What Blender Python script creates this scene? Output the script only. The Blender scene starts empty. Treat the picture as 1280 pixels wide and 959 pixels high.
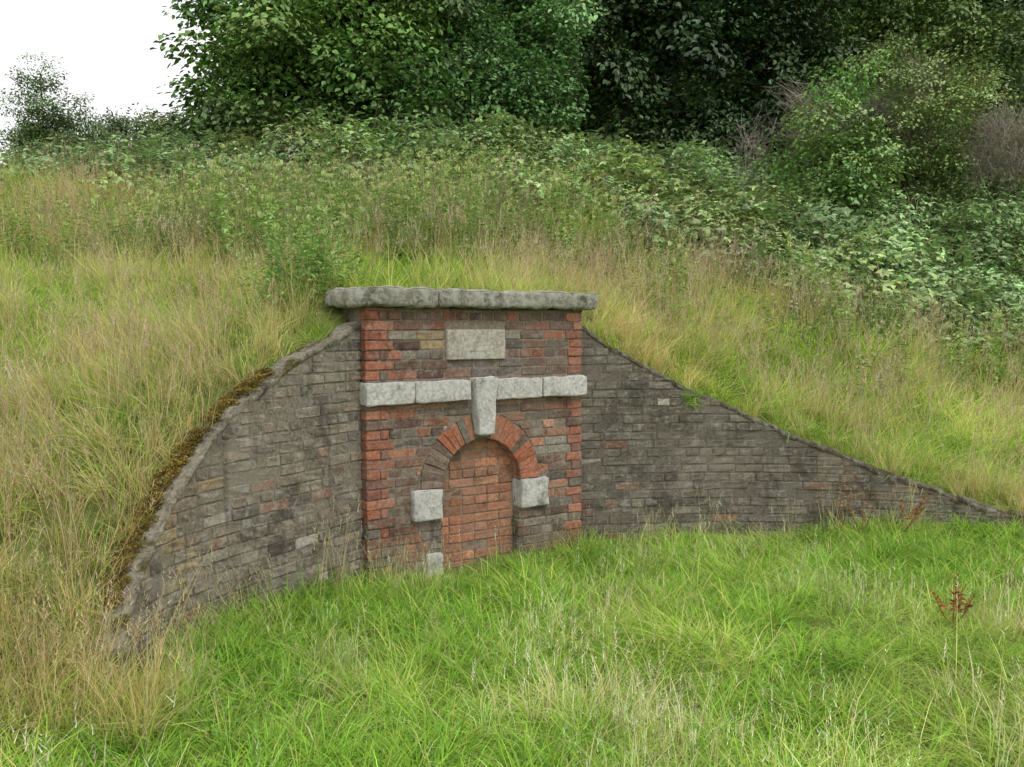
import bpy, math, random
import numpy as np
from mathutils import Vector, Matrix, noise as mnoise
random.seed(7); rng=np.random.default_rng(7)
scene=bpy.context.scene
D=bpy.data
# ------------------------------------------------------------------ helpers
def link(o,parent=None):
    scene.collection.objects.link(o)
    if parent: o.parent=parent
    return o
def empty(name):
    e=D.objects.new(name,None); e.empty_display_size=.2
    return link(e)
def sstep(a,b,x):
    t=np.clip((x-a)/(b-a),0,1); return t*t*(3-2*t)
_g=rng.random((64,64))
def vnoise(x,y,f=1.0):
    x=np.asarray(x,float)*f+1000.3; y=np.asarray(y,float)*f+1000.7
    xi=np.floor(x).astype(int); yi=np.floor(y).astype(int); fx=x-xi; fy=y-yi
    fx=fx*fx*(3-2*fx); fy=fy*fy*(3-2*fy)
    g=lambda a,b:_g[a%64,b%64]
    return (g(xi,yi)*(1-fx)+g(xi+1,yi)*fx)*(1-fy)+(g(xi,yi+1)*(1-fx)+g(xi+1,yi+1)*fx)*fy
def fbm(x,y,f=1.0): return .55*vnoise(x,y,f)+.3*vnoise(x,y,f*2.1)+.15*vnoise(x,y,f*4.7)

class MB:
    def __init__(s): s.v=[]; s.f=[]; s.c=[]; s.n=0
    def add(s,verts,faces,col):
        verts=np.asarray(verts,float).reshape(-1,3); n=len(verts)
        s.v.append(verts)
        s.f.extend([tuple(int(i)+s.n for i in f) for f in faces])
        col=np.asarray(col,float)
        if col.ndim==1: col=np.tile(col,(n,1))
        s.c.append(col); s.n+=n
    def mesh(s,name,mat,smooth=False):
        m=D.meshes.new(name); V=np.concatenate(s.v)
        m.from_pydata(V.tolist(),[],s.f); m.update()
        a=m.color_attributes.new('bcol','FLOAT_COLOR','POINT')
        C=np.concatenate(s.c); C=np.hstack([C,np.ones((len(C),1))])
        a.data.foreach_set('color',C.ravel())
        m.materials.append(mat)
        if smooth: m.polygons.foreach_set('use_smooth',[True]*len(m.polygons))
        return m
    def obj(s,name,mat,parent=None,smooth=False):
        return link(D.objects.new(name,s.mesh(name,mat,smooth)),parent)

# ------------------------------------------------------------------ materials
def newmat(name):
    m=D.materials.new(name); m.use_nodes=True; nt=m.node_tree; nt.nodes.clear()
    return m,nt,nt.nodes,nt.links
def mixc(nt,f,a,b,mode='MIX'):
    n=nt.nodes.new('ShaderNodeMix'); n.data_type='RGBA'; n.blend_type=mode
    for sock,v in ((n.inputs[0],f),(n.inputs[6],a),(n.inputs[7],b)):
        if isinstance(v,bpy.types.NodeSocket): nt.links.new(v,sock)
        elif isinstance(v,(int,float)): sock.default_value=v
        else: sock.default_value=(*v,1)
    return n.outputs[2]
def nz(nt,scale,detail=4,rough=.6,vec=None):
    n=nt.nodes.new('ShaderNodeTexNoise'); n.inputs['Scale'].default_value=scale
    n.inputs['Detail'].default_value=detail; n.inputs['Roughness'].default_value=rough
    if vec is not None: nt.links.new(vec,n.inputs['Vector'])
    return n.outputs[0]
def ramp(nt,fac,a,b):
    n=nt.nodes.new('ShaderNodeMapRange'); nt.links.new(fac,n.inputs[0])
    n.inputs[1].default_value=a; n.inputs[2].default_value=b
    n.interpolation_type='SMOOTHSTEP'
    return n.outputs[0]
def mul(nt,a,k):
    mm=nt.nodes.new('ShaderNodeMath'); mm.operation='MULTIPLY'; nt.links.new(a,mm.inputs[0]); mm.inputs[1].default_value=k
    return mm.outputs[0]
def masonry(name,lichen=(.36,.35,.31),lich=(.56,.70),dark=(.03,.028,.022),drk=(.56,.75),bump=.5,moss=None,rough=.9,litamt=.6,drkamt=.75,veil=None,veilamt=.5):
    m,nt,N,L=newmat(name)
    geo=N.new('ShaderNodeNewGeometry').outputs['Position']
    at=N.new('ShaderNodeAttribute'); at.attribute_name='bcol'
    c=at.outputs['Color']
    n1=nz(nt,45,4,.65,geo)
    mr=N.new('ShaderNodeMapRange'); L.new(n1,mr.inputs[0]); mr.inputs[1].default_value=.25; mr.inputs[2].default_value=.75; mr.inputs[3].default_value=.5; mr.inputs[4].default_value=1.55
    cc=N.new('ShaderNodeVectorMath'); cc.operation='SCALE'; L.new(c,cc.inputs[0]); L.new(mr.outputs[0],cc.inputs['Scale'])
    c=cc.outputs[0]
    if veil:
        mp=N.new('ShaderNodeMapping'); mp.inputs['Scale'].default_value=(1,1,.6); L.new(geo,mp.inputs[0])
        c=mixc(nt,mul(nt,ramp(nt,nz(nt,1.9,5,.7,mp.outputs[0]),.42,.66),veilamt),c,veil)
    f=ramp(nt,nz(nt,3.1,5,.7,geo),*drk)
    c=mixc(nt,mul(nt,f,drkamt),c,dark)
    mp2=N.new('ShaderNodeMapping'); mp2.inputs['Scale'].default_value=(9,9,1.2); mp2.inputs['Location'].default_value=(3,1,7); L.new(geo,mp2.inputs[0])
    c=mixc(nt,mul(nt,ramp(nt,nz(nt,1.0,3,.6,mp2.outputs[0]),.56,.72),.4),c,dark)
    f2=ramp(nt,nz(nt,14,6,.75,geo),*lich)
    c=mixc(nt,mul(nt,f2,litamt),c,lichen)
    if moss:
        f3=ramp(nt,nz(nt,5,4,.7,geo),.50,.64)
        c=mixc(nt,f3,c,moss)
    b=N.new('ShaderNodeBump'); b.inputs['Strength'].default_value=bump; b.inputs['Distance'].default_value=.012
    nb=nz(nt,80,4,.7,geo); L.new(nb,b.inputs['Height'])
    p=N.new('ShaderNodeBsdfDiffuse'); p.inputs['Roughness'].default_value=.6
    L.new(c,p.inputs['Color']); L.new(b.outputs[0],p.inputs['Normal'])
    o=N.new('ShaderNodeOutputMaterial'); L.new(p.outputs[0],o.inputs[0])
    return m
def foliage(name,trans=.35,gloss=0,rough=.45):
    m,nt,N,L=newmat(name)
    at=N.new('ShaderNodeAttribute'); at.attribute_name='bcol'
    ti=N.new('ShaderNodeAttribute'); ti.attribute_name='tint'
    c=mixc(nt,1.0,at.outputs['Color'],ti.outputs['Color'],'MULTIPLY')
    d=N.new('ShaderNodeBsdfDiffuse'); L.new(c,d.inputs['Color']); out=d.outputs[0]
    if trans>0:
        t=N.new('ShaderNodeBsdfTranslucent'); L.new(c,t.inputs['Color'])
        mx=N.new('ShaderNodeMixShader'); mx.inputs[0].default_value=trans
        L.new(out,mx.inputs[1]); L.new(t.outputs[0],mx.inputs[2]); out=mx.outputs[0]
    if gloss>0:
        t=N.new('ShaderNodeBsdfGlossy'); t.inputs['Roughness'].default_value=rough; t.inputs['Color'].default_value=(.9,.95,.9,1)
        mx=N.new('ShaderNodeMixShader'); mx.inputs[0].default_value=gloss
        L.new(out,mx.inputs[1]); L.new(t.outputs[0],mx.inputs[2]); out=mx.outputs[0]
    o=N.new('ShaderNodeOutputMaterial'); L.new(out,o.inputs[0])
    return m
M_brick=masonry('weathered_brick',litamt=.5,lich=(.50,.68),drkamt=.65,drk=(.52,.72),veil=(.26,.20,.155),veilamt=.55)
M_infill=masonry('infill_brick',litamt=.35,lich=(.52,.70),lichen=(.42,.33,.26),drkamt=.5,drk=(.56,.74),veil=(.38,.21,.14),veilamt=.45)
M_brickwall=masonry('weathered_wall_brick',lichen=(.40,.38,.325),lich=(.50,.66),litamt=.55,veil=(.28,.25,.20),veilamt=.65,dark=(.05,.045,.036),drk=(.50,.68),drkamt=.6)
M_stone=masonry('portland_stone',lichen=(.62,.61,.57),lich=(.45,.62),dark=(.10,.095,.08),drk=(.53,.70),bump=.6,litamt=.6)
M_coping=masonry('lichen_coping',lichen=(.50,.49,.42),lich=(.42,.60),dark=(.06,.06,.04),drk=(.48,.62),bump=.8,litamt=.7)
M_cap=masonry('wall_capping',lichen=(.36,.34,.28),lich=(.48,.64),dark=(.05,.045,.03),drk=(.48,.64),bump=.9,moss=(.09,.075,.03))
M_mortar=masonry('mortar',lichen=(.36,.34,.29),bump=.8,veil=(.28,.25,.20),veilamt=.5,dark=(.05,.045,.036),drk=(.50,.68),drkamt=.6)
M_fol=foliage('grass_blade',.32); M_leaf=foliage('leaf',.2,.06); M_tree=foliage('tree_leaf',0,.05)
M_bark=masonry('bark',lichen=(.2,.2,.16),bump=.8)
M_soil=masonry('soil_and_thatch',lichen=(.22,.25,.07),lich=(.4,.6),dark=(.05,.065,.016),bump=.6)

# ------------------------------------------------------------------ layout
dv=np.array([.841,.541]); nv=np.array([.541,-.841]); P0=np.array([-.975,5.91]); PW=1.81
def pmap(s,o,z):
    p=P0+dv*s+nv*o; return (p[0],p[1],z)
def spline(pts,n=16):
    pts=np.array(pts,float); k=len(pts); out=[]
    e=np.vstack([2*pts[0]-pts[1],pts,2*pts[-1]-pts[-2]])
    for i in range(k-1):
        a,b,c,d=e[i],e[i+1],e[i+2],e[i+3]
        for t in np.linspace(0,1,n,endpoint=False):
            out.append(.5*((2*b)+(-a+c)*t+(2*a-5*b+4*c-d)*t*t+(-a+3*b-3*c+d)*t**3))
    out.append(pts[-1]); return np.array(out)
LW=spline([(-1.02,5.98,1.67),(-1.32,5.42,1.44),(-1.58,4.98,1.165),(-1.74,4.58,.80),(-1.80,4.22,.44),(-1.77,3.97,.17)])
RW=spline([(.50,6.97,1.68),(1.1,7.05,1.32),(1.7,7.10,1.045),(2.3,7.06,.77),(2.9,6.96,.53),(3.4,6.8,.352),(3.62,6.69,.28),(3.95,6.5,.21)])
class Wall:
    def __init__(s,P,side):
        s.P=P; seg=np.hypot(*np.diff(P[:,:2],axis=0).T); s.S=np.concatenate([[0],np.cumsum(seg)]); s.L=s.S[-1]
        t=np.gradient(P[:,:2],axis=0); t/=np.hypot(*t.T)[:,None]
        s.N=np.stack([-t[:,1],t[:,0]],1)*side
    def map(s,u,o,z):
        x=np.interp(u,s.S,s.P[:,0]);y=np.interp(u,s.S,s.P[:,1])
        nx=np.interp(u,s.S,s.N[:,0]);ny=np.interp(u,s.S,s.N[:,1])
        return (x+nx*o,y+ny*o,z)
    def top(s,u): return float(np.interp(u,s.S,s.P[:,2]))
WL=Wall(LW,1); WR=Wall(RW,-1)

# ------------------------------------------------------------------ terrain
def F(x,y):
    x=np.asarray(x,float);y=np.asarray(y,float)
    return .18*sstep(2,4,x)*sstep(5,7,y)+.10*(fbm(x,y,.8)-.5)-.11*np.exp(-((x+.2)/1.5)**2-((y-6.2)/.9)**2)
ctl=[]
for W in (WL,WR):
    for u in np.linspace(.1,W.L,8):
        a=W.map(u,-.12,0); ctl.append((a[0],a[1],W.top(u)-.02))
for s in (0,.6,1.2,1.81):
    a=pmap(s,-.5,0); ctl.append((a[0],a[1],1.80))
    a=pmap(s,-.9,0); ctl.append((a[0],a[1],1.88))
for x,y in [(5,6.3),(7,6.0),(9,5.8),(14,5.4),(20,5),(-1.95,3.4),(-2.5,2.9),(-3.2,2.4),(-5.5,1.5),(-8,.5),(0,0),(4,3),(8,2),(-3,0),(20,-5),(-20,-5)]:
    ctl.append((x,y,float(F(x,y))))
ctl+=[(-2.29,3.9,.40),(-2.86,4.9,.80),(-3.75,6.5,1.38),(-5.1,9,2.2),(-7.4,13,3.5),(-2.97,7.5,1.70),(-4.3,11,2.6),(-2.1,6.6,1.62),
 (-.6,9.5,2.35),(-.43,12,3.05),(-.5,17,4.6),(3.9,12,2.0),(2.77,8.5,.95),(3.5,10,1.42),(5,17,3.7),(4.37,7.5,.33),(6.35,11,1.1),(8.6,15,2.2),(11.4,20,3.9),
 (-8,15,3.95),(-9,18,4.2),(-5,18,4.7),(0,24,5.6),(10,26,5.2),(-12,26,4.2),(-20,14,3.6),(-25,30,3.5),(20,30,4.6),(-40,50,3),(0,60,5),(50,50,4),(25,14,1.2),(60,10,.5),(-60,10,2),(-14,6,1.8)]
ctl=np.array(ctl)
def U(r2): return np.where(r2>0,r2*np.log(np.maximum(r2,1e-12)),0)
n=len(ctl); r2=((ctl[:,None,:2]-ctl[None,:,:2])**2).sum(-1)
A=np.zeros((n+3,n+3)); A[:n,:n]=U(r2)+np.eye(n)*1e-3
A[:n,n]=1;A[:n,n+1:]=ctl[:,:2];A[n:,:n]=A[:n,n:].T
wt=np.linalg.solve(A,np.concatenate([ctl[:,2],[0,0,0]]))
def hill(x,y):
    x=np.asarray(x,float).ravel();y=np.asarray(y,float).ravel()
    z=wt[n]+wt[n+1]*x+wt[n+2]*y
    for i in range(n): z=z+wt[i]*U((x-ctl[i,0])**2+(y-ctl[i,1])**2)
    z=z+.2*(fbm(x,y,.7)-.5)*sstep(7.5,10,y)
    k=sstep(40,70,np.hypot(x,y-10)); return z*(1-k)+2.5*k
poly=[WL.map(u,-.07,0)[:2] for u in np.linspace(WL.L,0.05,40)]
poly+=[pmap(0,-.3,0)[:2],pmap(PW,-.3,0)[:2]]
poly+=[WR.map(u,-.07,0)[:2] for u in np.linspace(.05,WR.L,50)]
poly+=[(5,6.3),(7,6),(9,5.8),(14,5.4),(20,5),(300,-20),(300,-300),(-300,-300),(-300,-20),(-20,-3),(-8,.5),(-5.5,1.5),(-3.2,2.4),(-2.5,2.9),(-1.95,3.4)]
poly=np.array(poly)
def inside(x,y):
    x=np.asarray(x,float).ravel();y=np.asarray(y,float).ravel(); r=np.zeros(len(x),bool)
    m=len(poly)
    for i in range(m):
        x1,y1=poly[i];x2,y2=poly[(i+1)%m]
        if y1==y2: continue
        c=((y1>y)!=(y2>y))&(x<(x2-x1)*(y-y1)/(y2-y1)+x1); r^=c
    return r
def H(x,y):
    x=np.asarray(x,float).ravel();y=np.asarray(y,float).ravel()
    return np.where(inside(x,y),F(x,y),hill(x,y))
def axis(a,b,st,lo,hi):
    fine=np.arange(a,b,st)
    l=a-np.cumsum(st*1.25**np.arange(1,60)); l=l[l>lo][::-1]
    r=b+np.cumsum(st*1.25**np.arange(1,60)); r=r[r<hi]
    return np.concatenate([[lo],l,fine,r,[hi]])
gx=axis(-9,11,.06,-300,300); gy=axis(1,20,.06,-300,300)
X,Y=np.meshgrid(gx,gy); Z=H(X,Y)
nx,ny=len(gx),len(gy)
I=np.arange(nx*ny).reshape(ny,nx)
fc=np.stack([I[:-1,:-1],I[:-1,1:],I[1:,1:],I[1:,:-1]],-1).reshape(-1,4)
m=D.meshes.new('grassy_hillside'); m.from_pydata(np.stack([X.ravel(),Y.ravel(),Z],1).tolist(),[],fc.tolist())
a=m.color_attributes.new('bcol','FLOAT_COLOR','POINT'); C=np.tile([.12,.15,.045,1.],(nx*ny,1)); a.data.foreach_set('color',C.ravel())
m.materials.append(M_soil); m.polygons.foreach_set('use_smooth',[True]*len(m.polygons))
link(D.objects.new('grassy_hillside',m))

# ------------------------------------------------------------------ masonry builders
def brick(mb,mp,s0,s1,z0,z1,o,depth,col,clamp=None,r=.006,amp=.003):
    ss=[s0,s0+r,s0+(s1-s0)*.5,s1-r,s1]; zs=[z0,z0+r,(z0+z1)/2,z1-r,z1]
    o=o+random.uniform(-.006,.004); tilt=random.uniform(-.003,.003)
    if random.random()<.05: o-=random.uniform(.004,.012)      # spalled face
    V=[];F_=[];cr=[random.uniform(0,1)**3*.020 for _ in range(4)]
    for j,z in enumerate(zs):
        for i,s in enumerate(ss):
            e=(i in(0,4))+(j in(0,4)); oo=o-(r*.75 if e==1 else r*1.3 if e==2 else 0)+random.uniform(-amp,amp)+tilt*(i-2)/2
            if e==2: oo-=cr[(i>0)*1+(j>0)*2]
            s_=s+(random.uniform(-.003,.003) if e else 0); z_=z+(random.uniform(-.0035,.0035) if e else 0)
            if clamp: s_,z_=clamp(s_,z_)
            V.append(mp(s_,oo,z_))
    for j in range(4):
        for i in range(4):
            a=j*5+i; F_.append((a,a+1,a+6,a+5))
    ring=[0,1,2,3,4,9,14,19,24,23,22,21,20,15,10,5]
    b=len(V)
    for k in ring:
        i,j=k%5,k//5; s_,z_=ss[i],zs[j]
        if clamp: s_,z_=clamp(s_,z_)
        V.append(mp(s_,o-depth,z_))
    for q in range(16):
        F_.append((ring[q],ring[(q+1)%16],b+(q+1)%16,b+q))
    mb.add(V,F_,col)
def rbox(mb,mp,s0,s1,o0,o1,z0,z1,r,col,step=.03,amp=.003,warp=None,seed=0):
    L=np.array([s1-s0,o1-o0,z1-z0]); ctr=np.array([(s0+s1)/2,(o0+o1)/2,(z0+z1)/2]); r=min(r,L.min()*.49)
    ax=[]
    for l in L:
        h=l/2; k=max(1,int((l-2*r)/step)); inner=np.linspace(-h+r,h-r,k+1)
        ax.append(np.concatenate([[-h,-h+r*.3,-h+r*.65],inner,[h-r*.65,h-r*.3,h]]))
    idx={};V=[];F_=[]
    def vid(i,j,k):
        key=(i,j,k)
        if key not in idx:
            p=np.array([ax[0][i],ax[1][j],ax[2][k]]); q=np.clip(p,-(L/2-r),L/2-r); d=p-q; n_=np.linalg.norm(d)
            if n_>1e-9: p=q+d/n_*min(r,n_ if n_<r else r)
            w=ctr+p
            nn=mnoise.noise(Vector(w*18)+Vector((seed,0,0)))*amp+mnoise.noise(Vector(w*6)+Vector((seed,3,0)))*amp*1.6
            if n_>1e-9: w=w+d/n_*nn
            else:
                a_=int(np.argmax(np.abs(p)/(L/2))); w[a_]+=np.sign(p[a_])*nn
            if warp: w=warp(w)
            idx[key]=len(V); V.append(mp(*w))
        return idx[key]
    n0,n1,n2=[len(a) for a in ax]
    for i in range(n0-1):
        for j in range(n1-1):
            for k in (0,n2-1): F_.append((vid(i,j,k),vid(i+1,j,k),vid(i+1,j+1,k),vid(i,j+1,k)))
    for i in range(n0-1):
        for k in range(n2-1):
            for j in (0,n1-1): F_.append((vid(i,j,k),vid(i+1,j,k),vid(i+1,j,k+1),vid(i,j,k+1)))
    for j in range(n1-1):
        for k in range(n2-1):
            for i in (0,n0-1): F_.append((vid(i,j,k),vid(i,j+1,k),vid(i,j+1,k+1),vid(i,j,k+1)))
    mb.add(V,F_,col)
def pick(pal,var=.18):
    c=np.array(random.choice(pal)); return np.clip(c*random.uniform(1-var,1+var),0,1)
RED=[(.37,.145,.09),(.33,.13,.085),(.41,.18,.115),(.29,.125,.09),(.25,.14,.105),(.39,.15,.09)]
BRN=[(.20,.13,.10),(.17,.105,.085),(.23,.155,.115),(.16,.115,.09),(.25,.135,.095),(.20,.165,.125),(.18,.16,.135)]
ORG=[(.42,.20,.12),(.37,.17,.105),(.46,.24,.145),(.31,.165,.105),(.39,.215,.145)]
GRY=[(.22,.188,.143),(.19,.165,.128),(.24,.208,.158),(.21,.172,.13),(.22,.198,.158),(.175,.148,.12),(.22,.172,.127)]
GRYR=[(.16,.143,.115),(.14,.125,.103),(.185,.163,.13),(.19,.172,.138),(.155,.13,.105)]
YEL=[(.40,.30,.17)]

portal=empty('brick_portal')
G=.0675; JT=.009; BL=.205; HL=.098; CX=.9025; RI=.3275; RO=.505; ZS=.52; ZB=-.12-2*G
rects=[(.335,.575,.30,.514),(1.23,1.48,.30,.514),(-.1,1.95,1.125,1.28),(.61,1.10,1.42,1.64),(.44,.575,-.1,.055)]
mb=MB()
zc=ZB; row=0
while zc<1.775:
    z0=zc; z1=min(zc+G-JT,1.785); zm=(z0+z1)/2
    cut=[]
    for a,b,c,d in rects:
        if z1>c+.004 and z0<d-.004:
            if z0<c-.018 and z1>c and a<0: z1=c-.003
            elif z1>d+.018 and z0<d and a<0: z0=d+.003
            cut.append((a-.006,b+.006)) if not(a<0 and (z1<=c or z0>=d)) else None
    if zm<ZS: cut.append((CX-RI,CX+RI))
    if z1>ZS and z0<ZS+RO:
        w=math.sqrt(max(RO**2-max(0,z1-ZS)**2,0))
        if w>.02: cut.append((CX-w,CX+w))
    cut.sort()
    ints=[];p=0.
    for a,b in cut:
        if a>p: ints.append((p,min(a,PW)))
        p=max(p,b)
    if p<PW: ints.append((p,PW))
    def cl(s,z):
        if z>ZS:
            w=math.sqrt(max((RO+.008)**2-(z-ZS)**2,0))
            if abs(s-CX)<w: s=CX+(w if s>CX else -w)
        return s,z
    L_=[BL]*14 if row%2==0 else [HL]*30
    if row%2: L_=[HL,.05]+[HL if row%4==1 else BL]*30
    js=[0]
    while js[-1]<PW-.06: js.append(js[-1]+(L_[len(js)-1] if len(js)<=len(L_) else BL)*random.uniform(.96,1.04)+JT)
    js[-1]=PW+JT
    for a,b in zip(js[:-1],js[1:]):
        s0,s1=a,b-JT
        for (p,q) in ints:
            u0,u1=max(s0,p),min(s1,q)
            if u1-u0<.022: continue
            mid=(u0+u1)/2
            edge=(mid<.20 or mid>PW-.16)
            if edge: col=pick(RED if random.random()<(.85 if z0>.2 else .4) else BRN)
            elif .25<mid<.60 and 1.40<z0<1.60 and random.random()<.75: col=pick(YEL if random.random()<.55 else BRN)
            elif z0>1.28 : col=pick(BRN if random.random()<.8 else RED,.25)*np.array([.9,.88,.92])
            else: col=pick(BRN if random.random()<.70 else ORG,.25)*(1.0 if random.random()<.7 else .75)
            if not edge and random.random()<.10: col=np.array([.3,.27,.22])
            brick(mb,pmap,u0,u1,z0,z1,.0 if edge else -.008,.10,col,cl)
    zc+=G; row+=1
for sg in (-1,1):
    zc=ZB;k=0
    while zc<ZS-.02:
        sE=CX+sg*RI
        def rmap(a,o,z,sg=sg,sE=sE): return pmap(sE-sg*o,-a,z)
        if not(.30-.05<zc<.50):
            brick(mb,rmap,.012,.105 if k%2 else .16,zc,zc+G-JT,.004,.05,pick(BRN)*np.array([.8,.95,.8]))
        zc+=G;k+=1
NV=25
for k in range(NV):
    a0=math.pi-math.pi*k/NV-.003; a1=math.pi-math.pi*(k+1)/NV+.004
    if abs((a0+a1)/2-math.pi/2)<.14: continue
    def amapb(s,o,z,a0=a0,a1=a1):
        an=a0+(a1-a0)*s/.05; return pmap(CX+math.cos(an)*z,o,ZS+math.sin(an)*z)
    col=pick([(.40,.15,.085),(.37,.14,.08),(.42,.17,.10)],.08) if k>5 else pick([(.22,.16,.12),(.29,.16,.11),(.18,.13,.10)])
    if k>5 and random.random()<.12: col=pick(BRN)
    brick(mb,amapb,0,.05,RI+.002,RO+random.uniform(-.014,.004),.004,.19,col,r=.003)
mb.obj('portal_bricks',M_brick,portal)
out=[(0,-.4),(0,1.785),(PW,1.785),(PW,-.4),(CX+RI+.006,-.4),(CX+RI+.006,ZS)]
out+=[(CX+(RI+.006)*math.cos(t),ZS+(RI+.006)*math.sin(t)) for t in np.linspace(0,math.pi,25)[1:-1]]
out+=[(CX-RI-.006,ZS),(CX-RI-.006,-.4)]
def inn(s): return min(max(s,.006),PW-.006)
k=len(out); V=[pmap(inn(s),-.015,z) for s,z in out]+[pmap(inn(s),-.20,z) for s,z in out]
mb=MB(); mb.add(V,[tuple(range(k))]+[(i,(i+1)%k,k+(i+1)%k,k+i) for i in range(k)],(.26,.21,.165))
B=[(.006,-.2),(PW-.006,-.2),(PW-.006,-.5),(.006,-.5)]
V=[pmap(s,o,-.4) for s,o in B]+[pmap(s,o,1.785) for s,o in B]
mb.add(V,[(0,1,2,3),(4,5,6,7),(0,1,5,4),(1,2,6,5),(2,3,7,6),(3,0,4,7)],(.18,.15,.125))
IR=.095
B=[(CX-RI-.003,-IR-.008),(CX+RI+.003,-IR-.008),(CX+RI+.003,-.19),(CX-RI-.003,-.19)]
V=[pmap(s,o,-.4) for s,o in B]+[pmap(s,o,ZS+RI+.05) for s,o in B]
mb.add(V,[(0,1,2,3),(4,5,6,7),(0,1,5,4),(1,2,6,5),(2,3,7,6),(3,0,4,7)],(.30,.21,.155))
mb.obj('mortar_core',M_mortar,portal)
mb=MB(); zc=ZB;row=0
def clin(s,z):
    w=RI if z<=ZS else math.sqrt(max((RI)**2-(z-ZS)**2,0))
    return min(max(s,CX-w),CX+w),min(z,ZS+RI)
while zc<ZS+RI-.01:
    z1=zc+G-JT
    js=np.arange(CX-RI-(.11 if row%2 else 0),CX+RI,.214 if row%3 else .108)
    for s0 in js:
        st=.205 if row%3 else .099
        a=max(s0,CX-RI);b=min(s0+st,CX+RI)
        w=RI if zc<=ZS else math.sqrt(max(RI**2-(zc-ZS)**2,0))
        a=max(a,CX-w);b=min(b,CX+w)
        if b-a<.02: continue
        col=pick(ORG,.2)
        if zc>.5 and random.random()<.2: col=pick(BRN)
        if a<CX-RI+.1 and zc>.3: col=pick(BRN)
        brick(mb,pmap,a,b,zc,z1,-IR,.03,col,clin)
    zc+=G;row+=1
mb.obj('infill_bricks',M_infill,portal)
mb=MB(); SC=(.50,.49,.455)
for a,b,cf in ((.335,.572,.95),(1.233,1.482,1.0)):
    rbox(mb,pmap,a,b,-.185,.028,.30,.514,.016,np.array(SC)*cf,amp=.006,seed=a*9)
rbox(mb,pmap,.44,.572,-.15,.02,-.16,.055,.016,SC,amp=.006,seed=3)
for i,(a,b) in enumerate([(-.012,.345),(.35,.795),(1.005,1.41),(1.416,PW+.015)]):
    rbox(mb,pmap,a,b,-.1,.045+.004*(i%2),1.127+.003*(i%2),1.278,.014,np.array(SC)*random.uniform(.9,1.08),amp=.006,seed=i*5)
def kw(w):
    w=w.copy(); t=(w[2]-.88)/(1.295-.88); w[0]=CX+(w[0]-CX)*(.62+.38*t); return w
rbox(mb,pmap,CX-.1,CX+.1,-.12,.075,.88,1.295,.018,SC,warp=kw,amp=.006,seed=11)
mb.obj('stone_dressings',M_stone,portal,True)
mb=MB(); rbox(mb,pmap,.613,1.097,-.08,.012,1.423,1.637,.008,(.42,.38,.32),amp=.0015,seed=2)
for (zz,a,b) in ((1.575,.70,1.01),(1.53,.68,1.03),(1.485,.75,.96)):
    s=a
    while s<b:
        w=random.uniform(.008,.022)
        if random.random()<.8: rbox(mb,pmap,s,s+w,.008,.0135,zz-.009,zz+.009,.002,(.38,.34,.29),amp=.0005)
        s+=w+.008
mb.obj('inscribed_plaque',M_stone,portal,True)
mb=MB()
rbox(mb,pmap,-.115,.50,-.46,.105,1.79,1.918,.03,(.27,.26,.215),amp=.012,seed=21)
rbox(mb,pmap,.508,PW+.08,-.46,.10,1.792,1.916,.03,(.26,.25,.205),amp=.012,seed=31)
mb.obj('coping_slabs',M_coping,portal,True)

def wingwall(name,W,pal,redp,mcol,capc,capw):
    par=empty(name); mb=MB(); z=ZB; row=0
    while z<1.75:
        st=HL if row%3==1 else BL; u=-random.uniform(0,st)
        while u<W.L:
            st_=st*random.uniform(.93,1.07)
            a=max(u,0); b=min(u+st_,W.L); um=(a+b)/2
            if b-a>.03 and z+.02<W.top(um)-.01:
                f=random.random()
                col=pick(pal,.2)
                if f<redp: col=pick([(.25,.145,.105),(.23,.14,.10)])
                elif f<redp+.03: col=pick([(.36,.33,.28)])
                elif f<redp+.11: col=pick([(.11,.095,.08)])
                if um>W.L*.55 and random.random()<.3: col=col*np.array([1.2,1.07,.82])
                def cl(s,zz): return s,min(zz,W.top(s)-.012)
                brick(mb,W.map,a,b,z,z+G-JT,.0,.05,col,cl,amp=.005)
            u+=st_+.010
        z+=G; row+=1
    mb.obj('wall_bricks',M_brickwall,par)
    mb=MB(); us=np.linspace(0,W.L,70); V=[];F_=[]
    for u in us:
        t=W.top(u)-.01
        V+=[W.map(u,-.006,-.4),W.map(u,-.006,t),W.map(u,-capw+.01,t),W.map(u,-capw+.01,-.4)]
    for i in range(69):
        for k in range(4): F_.append((4*i+k,4*i+(k+1)%4,4*i+4+(k+1)%4,4*i+4+k))
    F_+= [(0,1,2,3),(4*69,4*69+1,4*69+2,4*69+3)]
    mb.add(V,F_,mcol); mb.obj('mortar_core',M_mortar,par)
    mb=MB(); us=np.linspace(0,W.L,int(W.L/.02)); V=[];F_=[]
    prof=[(-.004,-.03),(.006,-.02),(.008,-.004),(.0,.008),(-.02,.013),(-.05,.016),(-.08,.016),(-.105,.012),(-capw,.004),(-capw-.01,-.06)]
    for u in us:
        for i,(o,z) in enumerate(prof):
            p=Vector(W.map(u,o,W.top(u)+z)); nn=mnoise.noise(p*9)*.012+mnoise.noise(p*28)*.010
            st=.014*(mnoise.cell(Vector((u*9,1,5)))-.5)
            brk=.022*max(0,mnoise.noise(Vector((u*5,1,5)))) if i<4 else 0
            q=W.map(u,o+nn-brk*1.5,W.top(u)+z+nn*1.2+st-brk*.6); V.append(q)
    k=len(prof)
    for i in range(len(us)-1):
        for j in range(k-1): F_.append((k*i+j,k*i+j+1,k*i+k+j+1,k*i+k+j))
    F_+=[tuple(range(k)),tuple(range(k*(len(us)-1),k*len(us)))]
    mb.add(V,F_,capc); mb.obj('capping',M_cap,par)
wingwall('curved_wing_wall',WL,GRY,.06,(.22,.19,.15),(.25,.225,.175),.14)
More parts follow.
